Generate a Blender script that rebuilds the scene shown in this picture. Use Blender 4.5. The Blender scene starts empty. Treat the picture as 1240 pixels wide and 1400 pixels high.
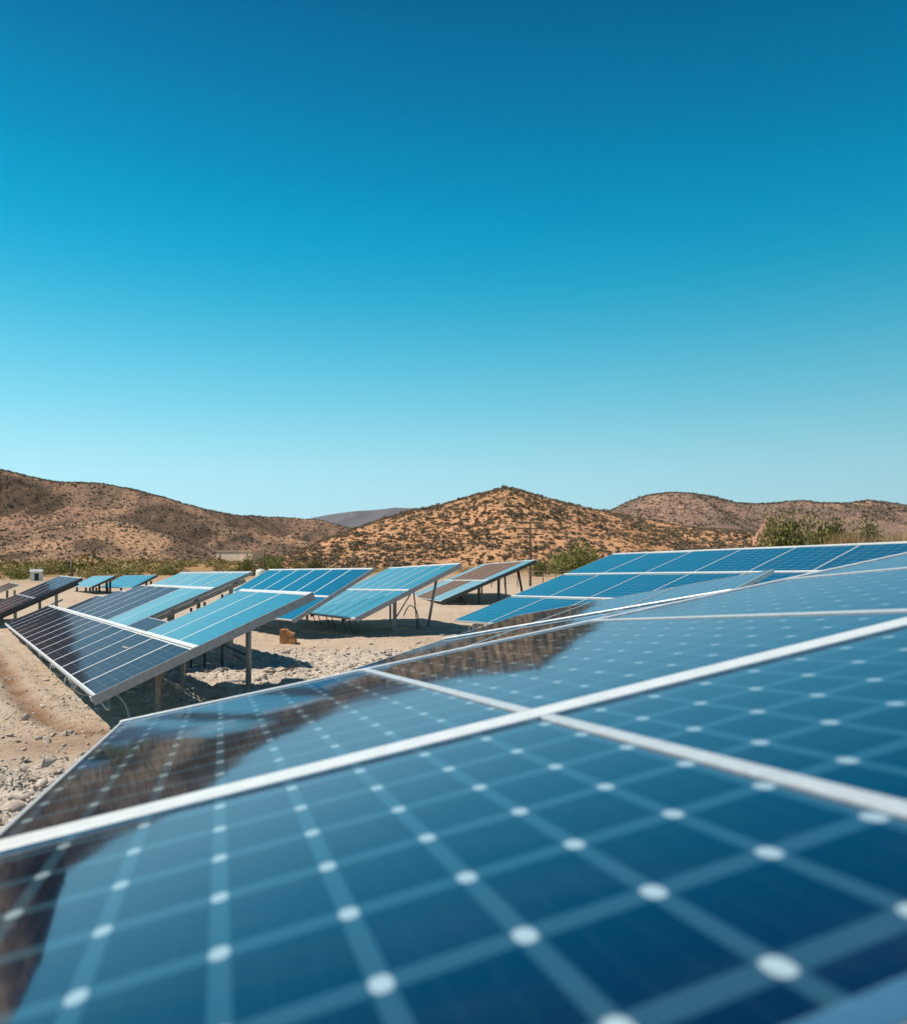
import bpy, math, random
import numpy as np
from mathutils import Vector, Matrix

random.seed(7)
RNG = np.random.default_rng(11)
C = bpy.context.scene.collection
F, HY, CX, H = 1070.0, 760.0, 620.0, 2.4      # focal length in photo pixels, horizon row, centre column, eye height


# ------------------------------------------------------------------ helpers
def at(px, py, D):
    """world point seen at a photo pixel, D metres in front of the camera"""
    return np.array([(px - CX) / F * D, D, H + (HY - py) / F * D])


def ground_at(px, py):
    return at(px, py, F * H / (py - HY))


def tag(o, label=None, cat=None, group=None, kind=None):
    if label: o['label'] = label
    if cat: o['category'] = cat
    if group: o['group'] = group
    if kind: o['kind'] = kind
    return o


def empty(name, loc, rz=0.0):
    o = bpy.data.objects.new(name, None)
    C.objects.link(o)
    o.location = loc
    o.rotation_euler = (0, 0, rz)
    o.empty_display_size = 0.3
    return o


def np_mesh(name, V, Fc, mat, smooth=False, attrs=None, uv=None):
    """V (n,3), Fc (m,k) all faces with the same corner count"""
    me = bpy.data.meshes.new(name)
    V = np.asarray(V, np.float32); Fc = np.asarray(Fc, np.int32)
    me.vertices.add(len(V)); me.vertices.foreach_set('co', V.ravel())
    k = Fc.shape[1]
    me.loops.add(Fc.size); me.loops.foreach_set('vertex_index', Fc.ravel())
    me.polygons.add(len(Fc))
    me.polygons.foreach_set('loop_start', np.arange(0, Fc.size, k, dtype=np.int32))
    try:
        me.polygons.foreach_set('loop_total', np.full(len(Fc), k, dtype=np.int32))
    except Exception:
        pass
    me.update(calc_edges=True); me.validate()
    if attrs:
        for an, av in attrs.items():
            a = me.attributes.new(an, 'FLOAT', 'POINT')
            a.data.foreach_set('value', np.asarray(av, np.float32))
    if smooth:
        me.polygons.foreach_set('use_smooth', np.ones(len(me.polygons), dtype=bool))
    if mat: me.materials.append(mat)
    return me


def obj(name, me, parent=None, loc=None):
    o = bpy.data.objects.new(name, me)
    C.objects.link(o)
    if parent: o.parent = parent
    if loc is not None: o.location = loc
    return o


class MB:
    """collects boxes, bars and tubes into one mesh"""
    def __init__(s): s.v = []; s.f = []; s.sm = []
    def add(s, vs, fs, smooth=False):
        b = len(s.v)
        s.v += [tuple(map(float, q)) for q in vs]
        s.f += [tuple(i + b for i in q) for q in fs]
        s.sm += [smooth] * len(fs)
    def hexa(s, c):
        s.add(c, [(0, 3, 2, 1), (4, 5, 6, 7), (0, 1, 5, 4), (1, 2, 6, 5), (2, 3, 7, 6), (3, 0, 4, 7)])
    def box(s, a, b):
        x0, y0, z0 = a; x1, y1, z1 = b
        s.hexa([(x0, y0, z0), (x1, y0, z0), (x1, y1, z0), (x0, y1, z0), (x0, y0, z1), (x1, y0, z1), (x1, y1, z1), (x0, y1, z1)])
    def bar(s, p, q, w, h, up=(0, 0, 1)):
        p = np.array(p, float); q = np.array(q, float); d = q - p; d /= np.linalg.norm(d)
        up = np.array(up, float); x = np.cross(d, up)
        if np.linalg.norm(x) < 1e-4: x = np.cross(d, (1, 0, 0))
        x /= np.linalg.norm(x); y = np.cross(x, d)
        o = [(-w, -h), (w, -h), (w, h), (-w, h)]
        s.hexa([p + x * a / 2 + y * b / 2 for a, b in o] + [q + x * a / 2 + y * b / 2 for a, b in o])
    def ibeam(s, p, q, w, h, up, t=0.008):
        """a rolled steel post: two flanges and a web"""
        p = np.array(p, float); q = np.array(q, float); d = q - p; d /= np.linalg.norm(d)
        up = np.array(up, float); x = np.cross(d, up); x /= np.linalg.norm(x); y = np.cross(x, d)
        for sg in (-1, 1):
            s.bar(p + y * sg * (h / 2 - t / 2), q + y * sg * (h / 2 - t / 2), w, t, y)
        s.bar(p, q, t, h - 2 * t - 0.002, y)
    def tube(s, pts, r, n=6, r1=None):
        pts = [np.array(p, float) for p in pts]; m = len(pts); ring = []
        for i, p in enumerate(pts):
            d = pts[min(i + 1, m - 1)] - pts[max(i - 1, 0)]; d /= np.linalg.norm(d) + 1e-9
            a = np.cross(d, (0, 0, 1))
            if np.linalg.norm(a) < 1e-3: a = np.cross(d, (1, 0, 0))
            a /= np.linalg.norm(a); b = np.cross(d, a)
            rr = r if r1 is None else r + (r1 - r) * i / (m - 1)
            ring.append([p + (a * math.cos(2 * math.pi * k / n) + b * math.sin(2 * math.pi * k / n)) * rr for k in range(n)])
        vs = [v for q in ring for v in q]; fs = []
        for i in range(m - 1):
            for k in range(n):
                fs.append((i * n + k, i * n + (k + 1) % n, (i + 1) * n + (k + 1) % n, (i + 1) * n + k))
        fs.append(tuple(range(n))[::-1]); fs.append(tuple((m - 1) * n + k for k in range(n)))
        s.add(vs, fs, True)
    def build(s, name, mat, parent=None, bevel=0):
        me = bpy.data.meshes.new(name); me.from_pydata(s.v, [], s.f); me.update()
        me.polygons.foreach_set('use_smooth', s.sm)
        me.materials.append(mat)
        o = obj(name, me, parent)
        if bevel:
            m = o.modifiers.new('bevel', 'BEVEL'); m.width = bevel; m.segments = 3; m.limit_method = 'ANGLE'
        return o


def hashn(ix, iy, seed):
    n = (ix.astype(np.int64) * 374761393 + iy.astype(np.int64) * 668265263 + seed * 982451653) & 0x7fffffff
    n = ((n ^ (n >> 13)) * 1274126177) & 0x7fffffff
    n = n ^ (n >> 16)
    return (n & 0xffff) / 65535.0


def vnoise(x, y, seed=0):
    ix = np.floor(x); iy = np.floor(y); fx = x - ix; fy = y - iy
    fx = fx * fx * fx * (fx * (fx * 6 - 15) + 10); fy = fy * fy * fy * (fy * (fy * 6 - 15) + 10)
    a = hashn(ix, iy, seed); b = hashn(ix + 1, iy, seed); c = hashn(ix, iy + 1, seed); d = hashn(ix + 1, iy + 1, seed)
    return (a + (b - a) * fx) * (1 - fy) + (c + (d - c) * fx) * fy


def fbm(x, y, octv=4, seed=0, gain=0.5):
    t = 0; a = 1; s = 0
    for i in range(octv):
        t = t + a * (vnoise(x, y, seed + i * 17) * 2 - 1); s += a; a *= gain; x = x * 2.03 + 11.3; y = y * 2.03 + 5.7
    return t / s


def ridged(x, y, octv=4, seed=0):
    t = 0; a = 1; s = 0
    for i in range(octv):
        t = t + a * (1 - np.abs(vnoise(x, y, seed + i * 13) * 2 - 1)); s += a; a *= 0.5; x = x * 2.1 + 3.1; y = y * 2.1 + 8.2
    return t / s


def sstep(a, b, x):
    t = np.clip((x - a) / (b - a), 0, 1); return t * t * (3 - 2 * t)


# ------------------------------------------------------------------ materials
class NT:
    def __init__(s, name):
        s.m = bpy.data.materials.new(name); s.m.use_nodes = True; s.t = s.m.node_tree; s.t.nodes.clear()
        s.out = s.n('ShaderNodeOutputMaterial'); s.b = s.n('ShaderNodeBsdfPrincipled'); s.l(s.b.outputs[0], s.out.inputs[0])
    def n(s, typ, **kw):
        q = s.t.nodes.new(typ)
        for k, v in kw.items(): setattr(q, k, v)
        return q
    def l(s, a, b): s.t.links.new(a, b)
    def setv(s, inp, v):
        if hasattr(v, 'is_linked') or hasattr(v, 'links'): s.l(v, inp)
        else: inp.default_value = v
    def math(s, op, a, b=None, c=None, clamp=False):
        q = s.n('ShaderNodeMath', operation=op); q.use_clamp = clamp
        s.setv(q.inputs[0], a)
        if b is not None: s.setv(q.inputs[1], b)
        if c is not None: s.setv(q.inputs[2], c)
        return q.outputs[0]
    def mix(s, f, a, b, mode='MIX'):
        q = s.n('ShaderNodeMix', data_type='RGBA', blend_type=mode)
        s.setv(q.inputs[0], f)
        s.setv(q.inputs[6], a if not isinstance(a, tuple) else (*a, 1)[:4]); s.setv(q.inputs[7], b if not isinstance(b, tuple) else (*b, 1)[:4])
        return q.outputs[2]
    def noise(s, vec, scale, detail=4, rough=0.55, dim='3D'):
        q = s.n('ShaderNodeTexNoise'); q.inputs['Scale'].default_value = scale; q.inputs['Detail'].default_value = detail
        q.inputs['Roughness'].default_value = rough
        if vec is not None: s.l(vec, q.inputs['Vector'])
        return q.outputs['Fac']
    def coords(s, which='Object', scale=None, geo=False):
        if geo: o = s.n('ShaderNodeNewGeometry').outputs['Position']
        else: o = s.n('ShaderNodeTexCoord').outputs[which]
        if scale:
            q = s.n('ShaderNodeMapping'); q.inputs['Scale'].default_value = scale; s.l(o, q.inputs[0]); o = q.outputs[0]
        return o
    def attr(s, name): return s.n('ShaderNodeAttribute', attribute_name=name).outputs['Fac']
    def ramp(s, f, stops):
        q = s.n('ShaderNodeValToRGB'); e = q.color_ramp.elements
        while len(e) < len(stops): e.new(0.5)
        for i, (p, c) in enumerate(stops): e[i].position = p; e[i].color = (*c, 1)
        s.l(f, q.inputs[0]); return q.outputs[0]
    def step(s, a, b, x):
        q = s.n('ShaderNodeMapRange', interpolation_type='SMOOTHSTEP'); s.setv(q.inputs[0], x)
        q.inputs[1].default_value = a; q.inputs[2].default_value = b; return q.outputs[0]
    def bump(s, h, strength, dist=0.02):
        q = s.n('ShaderNodeBump'); q.inputs['Strength'].default_value = strength; q.inputs['Distance'].default_value = dist
        s.l(h, q.inputs['Height']); s.l(q.outputs[0], s.b.inputs['Normal'])
    def col(s, v): s.setv(s.b.inputs['Base Color'], v if not isinstance(v, tuple) else (*v, 1)[:4])
    def rough(s, v): s.setv(s.b.inputs['Roughness'], v)
    def metal(s, v): s.setv(s.b.inputs['Metallic'], v)


def cell_material(name, cell, band, dot, bw, bh, dr, fres, tint, dust, base2=None, rough=0.03):
    """glass over silicon cells: UV counts cells; pale gaps between cells and a pale diamond at each cell corner"""
    t = NT(name)
    uv = t.n('ShaderNodeUVMap'); sp = t.n('ShaderNodeSeparateXYZ'); t.l(uv.outputs[0], sp.inputs[0])
    du = t.math('ABSOLUTE', t.math('SUBTRACT', sp.outputs[0], t.math('ROUND', sp.outputs[0])))
    dv = t.math('ABSOLUTE', t.math('SUBTRACT', sp.outputs[1], t.math('ROUND', sp.outputs[1])))
    lu = t.math('SUBTRACT', 1.0, t.step(bw * .88, bw * 1.12, du))
    lv = t.math('SUBTRACT', 1.0, t.step(bh * .88, bh * 1.12, dv))
    line = t.math('MAXIMUM', lu, lv)
    rr = t.math('POWER', t.math('ADD', t.math('POWER', t.math('DIVIDE', du, dr[0]), 2.4), t.math('POWER', t.math('DIVIDE', dv, dr[1]), 2.4)), 1 / 2.4)
    dotm = t.math('SUBTRACT', 1.0, t.step(.85, 1.08, rr))
    # slightly different tint from cell to cell
    cu = t.n('ShaderNodeCombineXYZ'); t.l(t.math('FLOOR', sp.outputs[0]), cu.inputs[0]); t.l(t.math('FLOOR', sp.outputs[1]), cu.inputs[1])
    oi = t.n('ShaderNodeObjectInfo'); t.l(t.math('MULTIPLY', oi.outputs['Random'], 37.0), cu.inputs[2])
    wn = t.n('ShaderNodeTexWhiteNoise'); t.l(cu.outputs[0], wn.inputs[0])
    c = t.mix(wn.outputs[0], cell, base2 or tuple(min(1, x * 1.5) for x in cell))
    # fine finger lines of the cell metallisation, running across the cell
    fu = t.math('PINGPONG', t.math('MULTIPLY', sp.outputs[0], 3.0), 0.5)
    bus = t.math('MULTIPLY', t.math('SUBTRACT', 1.0, t.step(.0, .045, fu)), .22)
    c = t.mix(bus, c, band)
    c = t.mix(line, c, band); c = t.mix(dotm, c, dot)
    ob = t.coords('Object', geo=True)
    mp = t.n('ShaderNodeMapping'); mp.inputs['Scale'].default_value = (1.0, 3.2, 1.0); t.l(ob, mp.inputs[0])
    dn = t.noise(mp.outputs[0], 2.3, 6, .65)
    dm = t.math('MULTIPLY', t.step(.42, .85, dn), dust)
    sp2 = t.noise(ob, 90, 2, .5)
    dm = t.math('ADD', dm, t.math('MULTIPLY', t.step(.66, .74, sp2), dust * .9))
    c = t.mix(dm, c, (.40, .33, .27))
    t.col(c); t.rough(.6); t.b.inputs['Specular IOR Level'].default_value = 0.0
    # anti-reflection glass: a bluish mirror that strengthens towards grazing angles
    wav = t.noise(ob, 1.7, 2, .4)
    bp = t.n('ShaderNodeBump'); bp.inputs['Strength'].default_value = .05; bp.inputs['Distance'].default_value = .02; t.l(wav, bp.inputs['Height'])
    gl = t.n('ShaderNodeBsdfGlossy'); gl.inputs['Color'].default_value = (*tint, 1)
    t.l(t.math('ADD', t.math('MULTIPLY', dm, .5), rough), gl.inputs['Roughness']); t.l(bp.outputs[0], gl.inputs['Normal'])
    lw = t.n('ShaderNodeLayerWeight'); lw.inputs['Blend'].default_value = .5; t.l(bp.outputs[0], lw.inputs['Normal'])
    cosv = t.math('SUBTRACT', 1.0, lw.outputs['Facing'])
    fr = t.math('POWER', t.math('SUBTRACT', 1.0, cosv, clamp=True), fres[1])
    fac = t.math('MULTIPLY_ADD', fr, fres[2] - fres[0], fres[0])
    fac = t.math('MULTIPLY', fac, t.math('SUBTRACT', 1.0, t.math('MULTIPLY', dm, .6)))
    ms = t.n('ShaderNodeMixShader'); t.l(fac, ms.inputs[0]); t.l(t.b.outputs[0], ms.inputs[1]); t.l(gl.outputs[0], ms.inputs[2]); t.l(ms.outputs[0], t.out.inputs[0])
    return t.m


def simple(name, col, rough=.5, metal=0., var=.12, scale=8, bump=0.0):
    t = NT(name)
    o = t.coords('Object', geo=True)
    f = t.noise(o, scale, 5)
    a = tuple(x * (1 - var) for x in col); b = tuple(min(1, x * (1 + var)) for x in col)
    t.col(t.mix(t.step(.3, .7, f), a, b)); t.rough(rough); t.metal(metal)
    if bump: t.bump(t.noise(o, scale * 4, 4), bump, .01)
    return t.m


M = {}
M['cell_near'] = cell_material('near_solar_glass', (.001, .005, .020), (.026, .080, .125), (.42, .56, .62), .08, .09, (.082, .098), (.095, 3.0, .94), (.49, .64, .77), .03, None, .045)
M['cell_far'] = cell_material('solar_glass', (.010, .036, .068), (.17, .25, .29), (.30, .38, .42), .026, .016, (.05, .04), (.44, 2.6, .96), (.90, .90, .90), .12, (.013, .043, .08), .07)
M['cell_dark'] = cell_material('hill_reflection_dark_glass', (.010, .016, .030), (.10, .115, .13), (.18, .20, .22), .026, .016, (.05, .04), (.05, 4.6, .50), (.80, .70, .80), .09, (.014, .022, .040), .09)  # dark, dull colour stands in for the hillside mirrored in these modules
M['cell_mid'] = cell_material('wide_array_glass', (.009, .036, .070), (.22, .32, .37), (.36, .46, .50), .024, .030, (.085, .075), (.38, 2.6, .96), (.90, .90, .90), .15, (.013, .046, .085), .06)
M['rail_alu'] = simple('anodised_rail', (.70, .72, .73), .36, .4, .08, 30)
M['rail_blue'] = simple('mill_finish_rail', (.72, .82, .86), .24, .95, .06, 30)
M['white_alu'] = simple('white_aluminium', (.84, .84, .83), .38, .25, .06, 14)
M['alu'] = simple('aluminium_frame', (.62, .63, .63), .36, .35, .08, 20)
M['alu_grey'] = simple('grey_aluminium', (.34, .34, .35), .45, .2, .12, 14)
M['steel'] = simple('galvanised_steel', (.40, .38, .36), .48, .3, .22, 18, .1)
M['rust'] = simple('weathered_steel', (.42, .34, .28), .7, .1, .25, 25, .15)
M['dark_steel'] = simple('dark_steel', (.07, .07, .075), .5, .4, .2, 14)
M['backsheet'] = simple('panel_backsheet', (.22, .23, .24), .6, 0, .1, 6)
M['cable'] = simple('black_cable', (.03, .028, .026), .6, 0, .2, 20)
M['pale_pipe'] = simple('pale_pipe', (.55, .52, .48), .5, 0, .12, 12)
M['wood'] = simple('weathered_wood', (.17, .10, .065), .85, 0, .3, 9, .2)
M['white_paint'] = simple('white_paint', (.72, .71, .68), .6, 0, .07, 5)
M['beige_wall'] = simple('beige_render', (.70, .56, .42), .85, 0, .12, .3)
M['dark_opening'] = simple('dark_opening', (.03, .028, .025), .8, 0, .2, 3)


# ------------------------------------------------------------------ camera, sky and sun
cam_d = bpy.data.cameras.new('camera'); cam = bpy.data.objects.new('camera', cam_d); C.objects.link(cam)
cam.location = (0, 0, H); cam.rotation_euler = (math.radians(90), 0, 0)
cam_d.sensor_fit = 'HORIZONTAL'; cam_d.sensor_width = 36.0; cam_d.lens = 36.0 * F / 1240.0
cam_d.shift_y = (HY - 700.0) / 1240.0
cam_d.clip_start = 0.05; cam_d.clip_end = 20000
cam_d.dof.use_dof = True; cam_d.dof.focus_distance = 15.0; cam_d.dof.aperture_fstop = 1.9; cam_d.dof.aperture_blades = 0
bpy.context.scene.camera = cam

SUN_EL, SUN_DIR = math.radians(57), np.array([-1.0, -0.05])   # the sun stands to the left, slightly behind the camera
SUN_DIR = SUN_DIR / np.linalg.norm(SUN_DIR)
w = bpy.data.worlds.new('World'); bpy.context.scene.world = w; w.use_nodes = True
wt = w.node_tree; wt.nodes.clear()
wo = wt.nodes.new('ShaderNodeOutputWorld'); bg = wt.nodes.new('ShaderNodeBackground'); wt.links.new(bg.outputs[0], wo.inputs[0])
sky = wt.nodes.new('ShaderNodeTexSky'); sky.sky_type = 'NISHITA'; sky.sun_disc = False
sky.sun_elevation = SUN_EL; sky.sun_rotation = math.atan2(SUN_DIR[0], SUN_DIR[1]); sky.altitude = 900; sky.dust_density = .4
tc = wt.nodes.new('ShaderNodeTexCoord'); sx = wt.nodes.new('ShaderNodeSeparateXYZ'); wt.links.new(tc.outputs['Generated'], sx.inputs[0])
rp = wt.nodes.new('ShaderNodeValToRGB')


def lin(r, g, b):
    f = lambda c: (c / 255 / 12.92) if c / 255 <= .04045 else ((c / 255 + .055) / 1.055) ** 2.4
    return (f(r), f(g), f(b), 1)


stops = [(0, (192, 230, 240)), (.06, (182, 230, 242)), (.105, (170, 226, 241)), (.145, (146, 217, 236)), (.185, (122, 207, 231)), (.235, (92, 193, 223)),
         (.285, (60, 179, 214)), (.335, (28, 166, 207)), (.39, (4, 153, 199)), (.44, (3, 139, 186)), (.50, (3, 122, 170)), (.57, (2, 106, 156)),
         (.66, (2, 74, 122)), (.82, (1, 44, 92)), (1.0, (1, 28, 66))]
e = rp.color_ramp.elements
while len(e) < len(stops): e.new(.5)
for i, (p, c) in enumerate(stops):
    e[i].position = max(0, p); e[i].color = lin(*c)
rp.color_ramp.interpolation = 'B_SPLINE'; wt.links.new(sx.outputs[2], rp.inputs[0])
# brighter towards the sun's side of the sky, deeper away from it
hz = wt.nodes.new('ShaderNodeMapRange'); hz.inputs[1].default_value = -.8; hz.inputs[2].default_value = .8; hz.inputs[3].default_value = 12.2; hz.inputs[4].default_value = 7.6
wt.links.new(sx.outputs[0], hz.inputs[0])
sc = wt.nodes.new('ShaderNodeVectorMath'); sc.operation = 'SCALE'; wt.links.new(rp.outputs[0], sc.inputs[0]); wt.links.new(hz.outputs[0], sc.inputs['Scale'])
mx = wt.nodes.new('ShaderNodeMix'); mx.data_type = 'RGBA'; mx.inputs[0].default_value = .995
wt.links.new(sky.outputs[0], mx.inputs[6]); wt.links.new(sc.outputs[0], mx.inputs[7]); wt.links.new(mx.outputs[2], bg.inputs[0])
bg.inputs[1].default_value = .1

sl = bpy.data.lights.new('sun', 'SUN'); sl.energy = 5.0; sl.angle = math.radians(.5); sl.color = (1, .90, .77)
so = bpy.data.objects.new('sun', sl); C.objects.link(so)
sd = Vector((SUN_DIR[0] * math.cos(SUN_EL), SUN_DIR[1] * math.cos(SUN_EL), math.sin(SUN_EL)))
so.rotation_euler = sd.to_track_quat('Z', 'Y').to_euler(); so.location = (-30, -5, 40)

vs = bpy.context.scene.view_settings
vs.view_transform = 'Standard'; vs.look = 'None'; vs.exposure = 0; vs.gamma = 1; vs.use_curve_mapping = False
cy = bpy.context.scene.cycles
cy.max_bounces = 6; cy.glossy_bounces = 4; cy.diffuse_bounces = 3; cy.sample_clamp_indirect = 6; cy.use_denoising = True


# ------------------------------------------------------------------ ground
RUT = [ground_at(*q)[:2] for q in [(-60, 862), (-10, 893), (8, 918), (28, 950), (48, 974), (66, 988), (95, 998), (140, 1004)]]


def path_dist(x, y, pts):
    d = np.full(x.shape, 1e9)
    for a, b in zip(pts[:-1], pts[1:]):
        ab = b - a; t = np.clip(((x - a[0]) * ab[0] + (y - a[1]) * ab[1]) / (ab @ ab), 0, 1)
        d = np.minimum(d, np.hypot(x - a[0] - ab[0] * t, y - a[1] - ab[1] * t))
    return d


def gravel_mask(x, y):
    n = fbm(x * .5, y * .5, 3, 31)
    m1 = sstep(9.4, 8.2, y + n * 1.2) * sstep(-1.0, -1.8, x)                   # stones by the near table
    m2 = sstep(21.5, 18.5, y - x * .25 + n * 2.0) * sstep(-7.5, -5.5, x + n) * sstep(3.2, 1.0, x) * sstep(11.5, 13, y)    # gravel between the arrays
    return np.clip(m1 + m2 * .9, 0, 1)


def ground_z(x, y):
    near = sstep(60, 28, y) * sstep(-30, -16, x) * sstep(14, 8, x)
    g = gravel_mask(x, y)
    wx = x + fbm(x * .7, y * .7, 2, 5) * .5
    z = fbm(x * .35, y * .35, 3, 1) * .05
    z = z + ridged(wx * .55 + y * .1, y * 2.3, 4, 9) * .075 * (1 - .3 * g) - .04
    z = z + (ridged(x * 2.0, y * 3.4, 5, 3) - .5) * (.03 + .13 * g)
    z = z + fbm(x * 6, y * 8, 3, 77) * (.02 + .045 * g)
    rd = path_dist(x, y, RUT) + fbm(x * 3, y * 3, 2, 41) * .05
    z = z - .05 * np.exp(-(rd / .14) ** 2) + .045 * np.exp(-((rd - .32) / .14) ** 2)
    z = z * near
    far = sstep(40, 90, np.hypot(x, y))
    z = z + far * fbm(x * .03, y * .03, 3, 8) * .25
    return z


def axis(lo, hi, step, a, b, ratio=1.16):
    core = list(np.arange(lo, hi, step)); out = []; s = step; v = lo
    while v > a: s *= ratio; v -= s; out.append(v)
    res = out[::-1] + core; s = step; v = core[-1]
    while v < b: s *= ratio; v += s; res.append(v)
    return np.array(res)


gx = axis(-13, 4.5, .055, -9000, 9000); gy = axis(4.5, 25, .055, -6000, 12000)
GX, GY = np.meshgrid(gx, gy); GZ = ground_z(GX, GY)
nx, ny = len(gx), len(gy)
idx = np.arange(nx * ny).reshape(ny, nx)
faces = np.stack([idx[:-1, :-1], idx[:-1, 1:], idx[1:, 1:], idx[1:, :-1]], -1).reshape(-1, 4)
rd = path_dist(GX, GY, RUT) + fbm(GX * 3, GY * 3, 2, 41) * .05
rutm = np.exp(-(rd / .2) ** 2) * (.55 + .45 * vnoise(GX * 2, GY * 2, 3)) + .5 * np.exp(-((GX + 4.9) / .8) ** 2 - ((GY - 9.9) / .5) ** 2)

t = NT('sandy_ground')
P3 = t.coords(geo=True)
st_ = t.n('ShaderNodeMapping'); st_.inputs['Scale'].default_value = (.5, 1.6, 1); t.l(P3, st_.inputs[0])
n1 = t.noise(P3, .45, 5); n2 = t.noise(st_.outputs[0], 2.6, 8, .7); n3 = t.noise(P3, 26, 5, .65)
sand = t.mix(t.step(.35, .7, n1), (.63, .485, .36), (.68, .565, .445))
sand = t.mix(t.math('MULTIPLY', t.step(.52, .75, n2), .6), sand, (.45, .28, .165))
grav = t.mix(t.step(.35, .65, n2), (.64, .56, .47), (.79, .72, .63))
c = t.mix(t.attr('gravel'), sand, grav)
c = t.mix(t.attr('rut'), c, (.27, .135, .07))
vo = t.n('ShaderNodeTexVoronoi', feature='DISTANCE_TO_EDGE'); vo.inputs['Scale'].default_value = 5.5
wv = t.n('ShaderNodeMix', data_type='RGBA'); wv.inputs[0].default_value = .12
nn = t.n('ShaderNodeTexNoise'); nn.inputs['Scale'].default_value = 3; t.l(P3, nn.inputs['Vector'])
t.l(st_.outputs[0], wv.inputs[6]); t.l(nn.outputs['Color'], wv.inputs[7]); t.l(wv.outputs[2], vo.inputs['Vector'])
crack = t.math('SUBTRACT', 1, t.step(0, .05, vo.outputs[0]))
c = t.mix(t.math('MULTIPLY', crack, t.math('MULTIPLY', t.step(.42, .6, n2), .45)), c, (.20, .12, .075))
c = t.mix(t.math('MULTIPLY', t.step(.35, .75, n3), .38), c, (.34, .23, .15))
n4 = t.noise(st_.outputs[0], 11, 6, .7); c = t.mix(t.math('MULTIPLY', t.step(.55, .68, n4), .4), c, (.30, .19, .115))
# away from the compound the soil is redder and carries dry grass
dist = t.math('ABSOLUTE', 1.0)
ln = t.n('ShaderNodeVectorMath', operation='LENGTH'); t.l(P3, ln.inputs[0])
farm = t.step(45, 120, ln.outputs['Value'])
nf = t.noise(P3, .09, 6, .65)
farc = t.mix(t.step(.42, .60, nf), (.46, .25, .125), (.27, .20, .085))
c = t.mix(farm, c, farc)
t.col(c); t.rough(.95); t.b.inputs['Specular IOR Level'].default_value = .15
t.bump(t.math('ADD', t.math('MULTIPLY', n3, .5), t.math('MULTIPLY_ADD', vo.outputs[0], .9, t.math('MULTIPLY', n4, .8))), 1.0, .06)
M['ground'] = t.m
me = np_mesh('ground', np.stack([GX, GY, GZ], -1).reshape(-1, 3), faces, M['ground'], True,
             {'gravel': gravel_mask(GX, GY).ravel(), 'rut': np.clip(rutm, 0, 1).ravel()})
tag(obj('ground', me), kind='structure')


# ------------------------------------------------------------------ hills
def hill_mat(name, soil_a, soil_b, scrub, scrub_amt, scale, bare=None, drift=.75):
    t = NT(name)
    P3 = t.coords(geo=True)
    n1 = t.noise(P3, scale * .18, 6, .6); n2 = t.noise(P3, scale, 5, .7); n3 = t.noise(P3, scale * 4, 4, .7)
    c = t.mix(t.step(.35, .65, n1), soil_a, soil_b)
    q = t.math('ADD', t.math('MULTIPLY', n2, .6), t.math('MULTIPLY', n3, .4))
    lo = .62 - .3 * scrub_amt
    big = t.noise(P3, scale * .05, 4, .6)
    c = t.mix(t.math('MULTIPLY', t.step(.43, .58, big), drift), c, tuple(x * .6 for x in scrub))
    c = t.mix(t.step(lo, lo + .10, t.math('ADD', q, t.math('MULTIPLY', t.math('SUBTRACT', big, .5), .25))), c, scrub)
    c = t.mix(t.math('MULTIPLY', t.math('MULTIPLY', t.attr('dense'), t.step(.30, .50, q)), .9), c, tuple(x * .4 for x in scrub))
    if bare:
        c = t.mix(t.math('MULTIPLY', t.attr('bare'), .85), c, bare)
    t.col(c); t.rough(.95); t.b.inputs['Specular IOR Level'].default_value = .1
    t.bump(q, .4, 1.2 / max(scale, .05) * .3)
    return t.m


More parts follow.
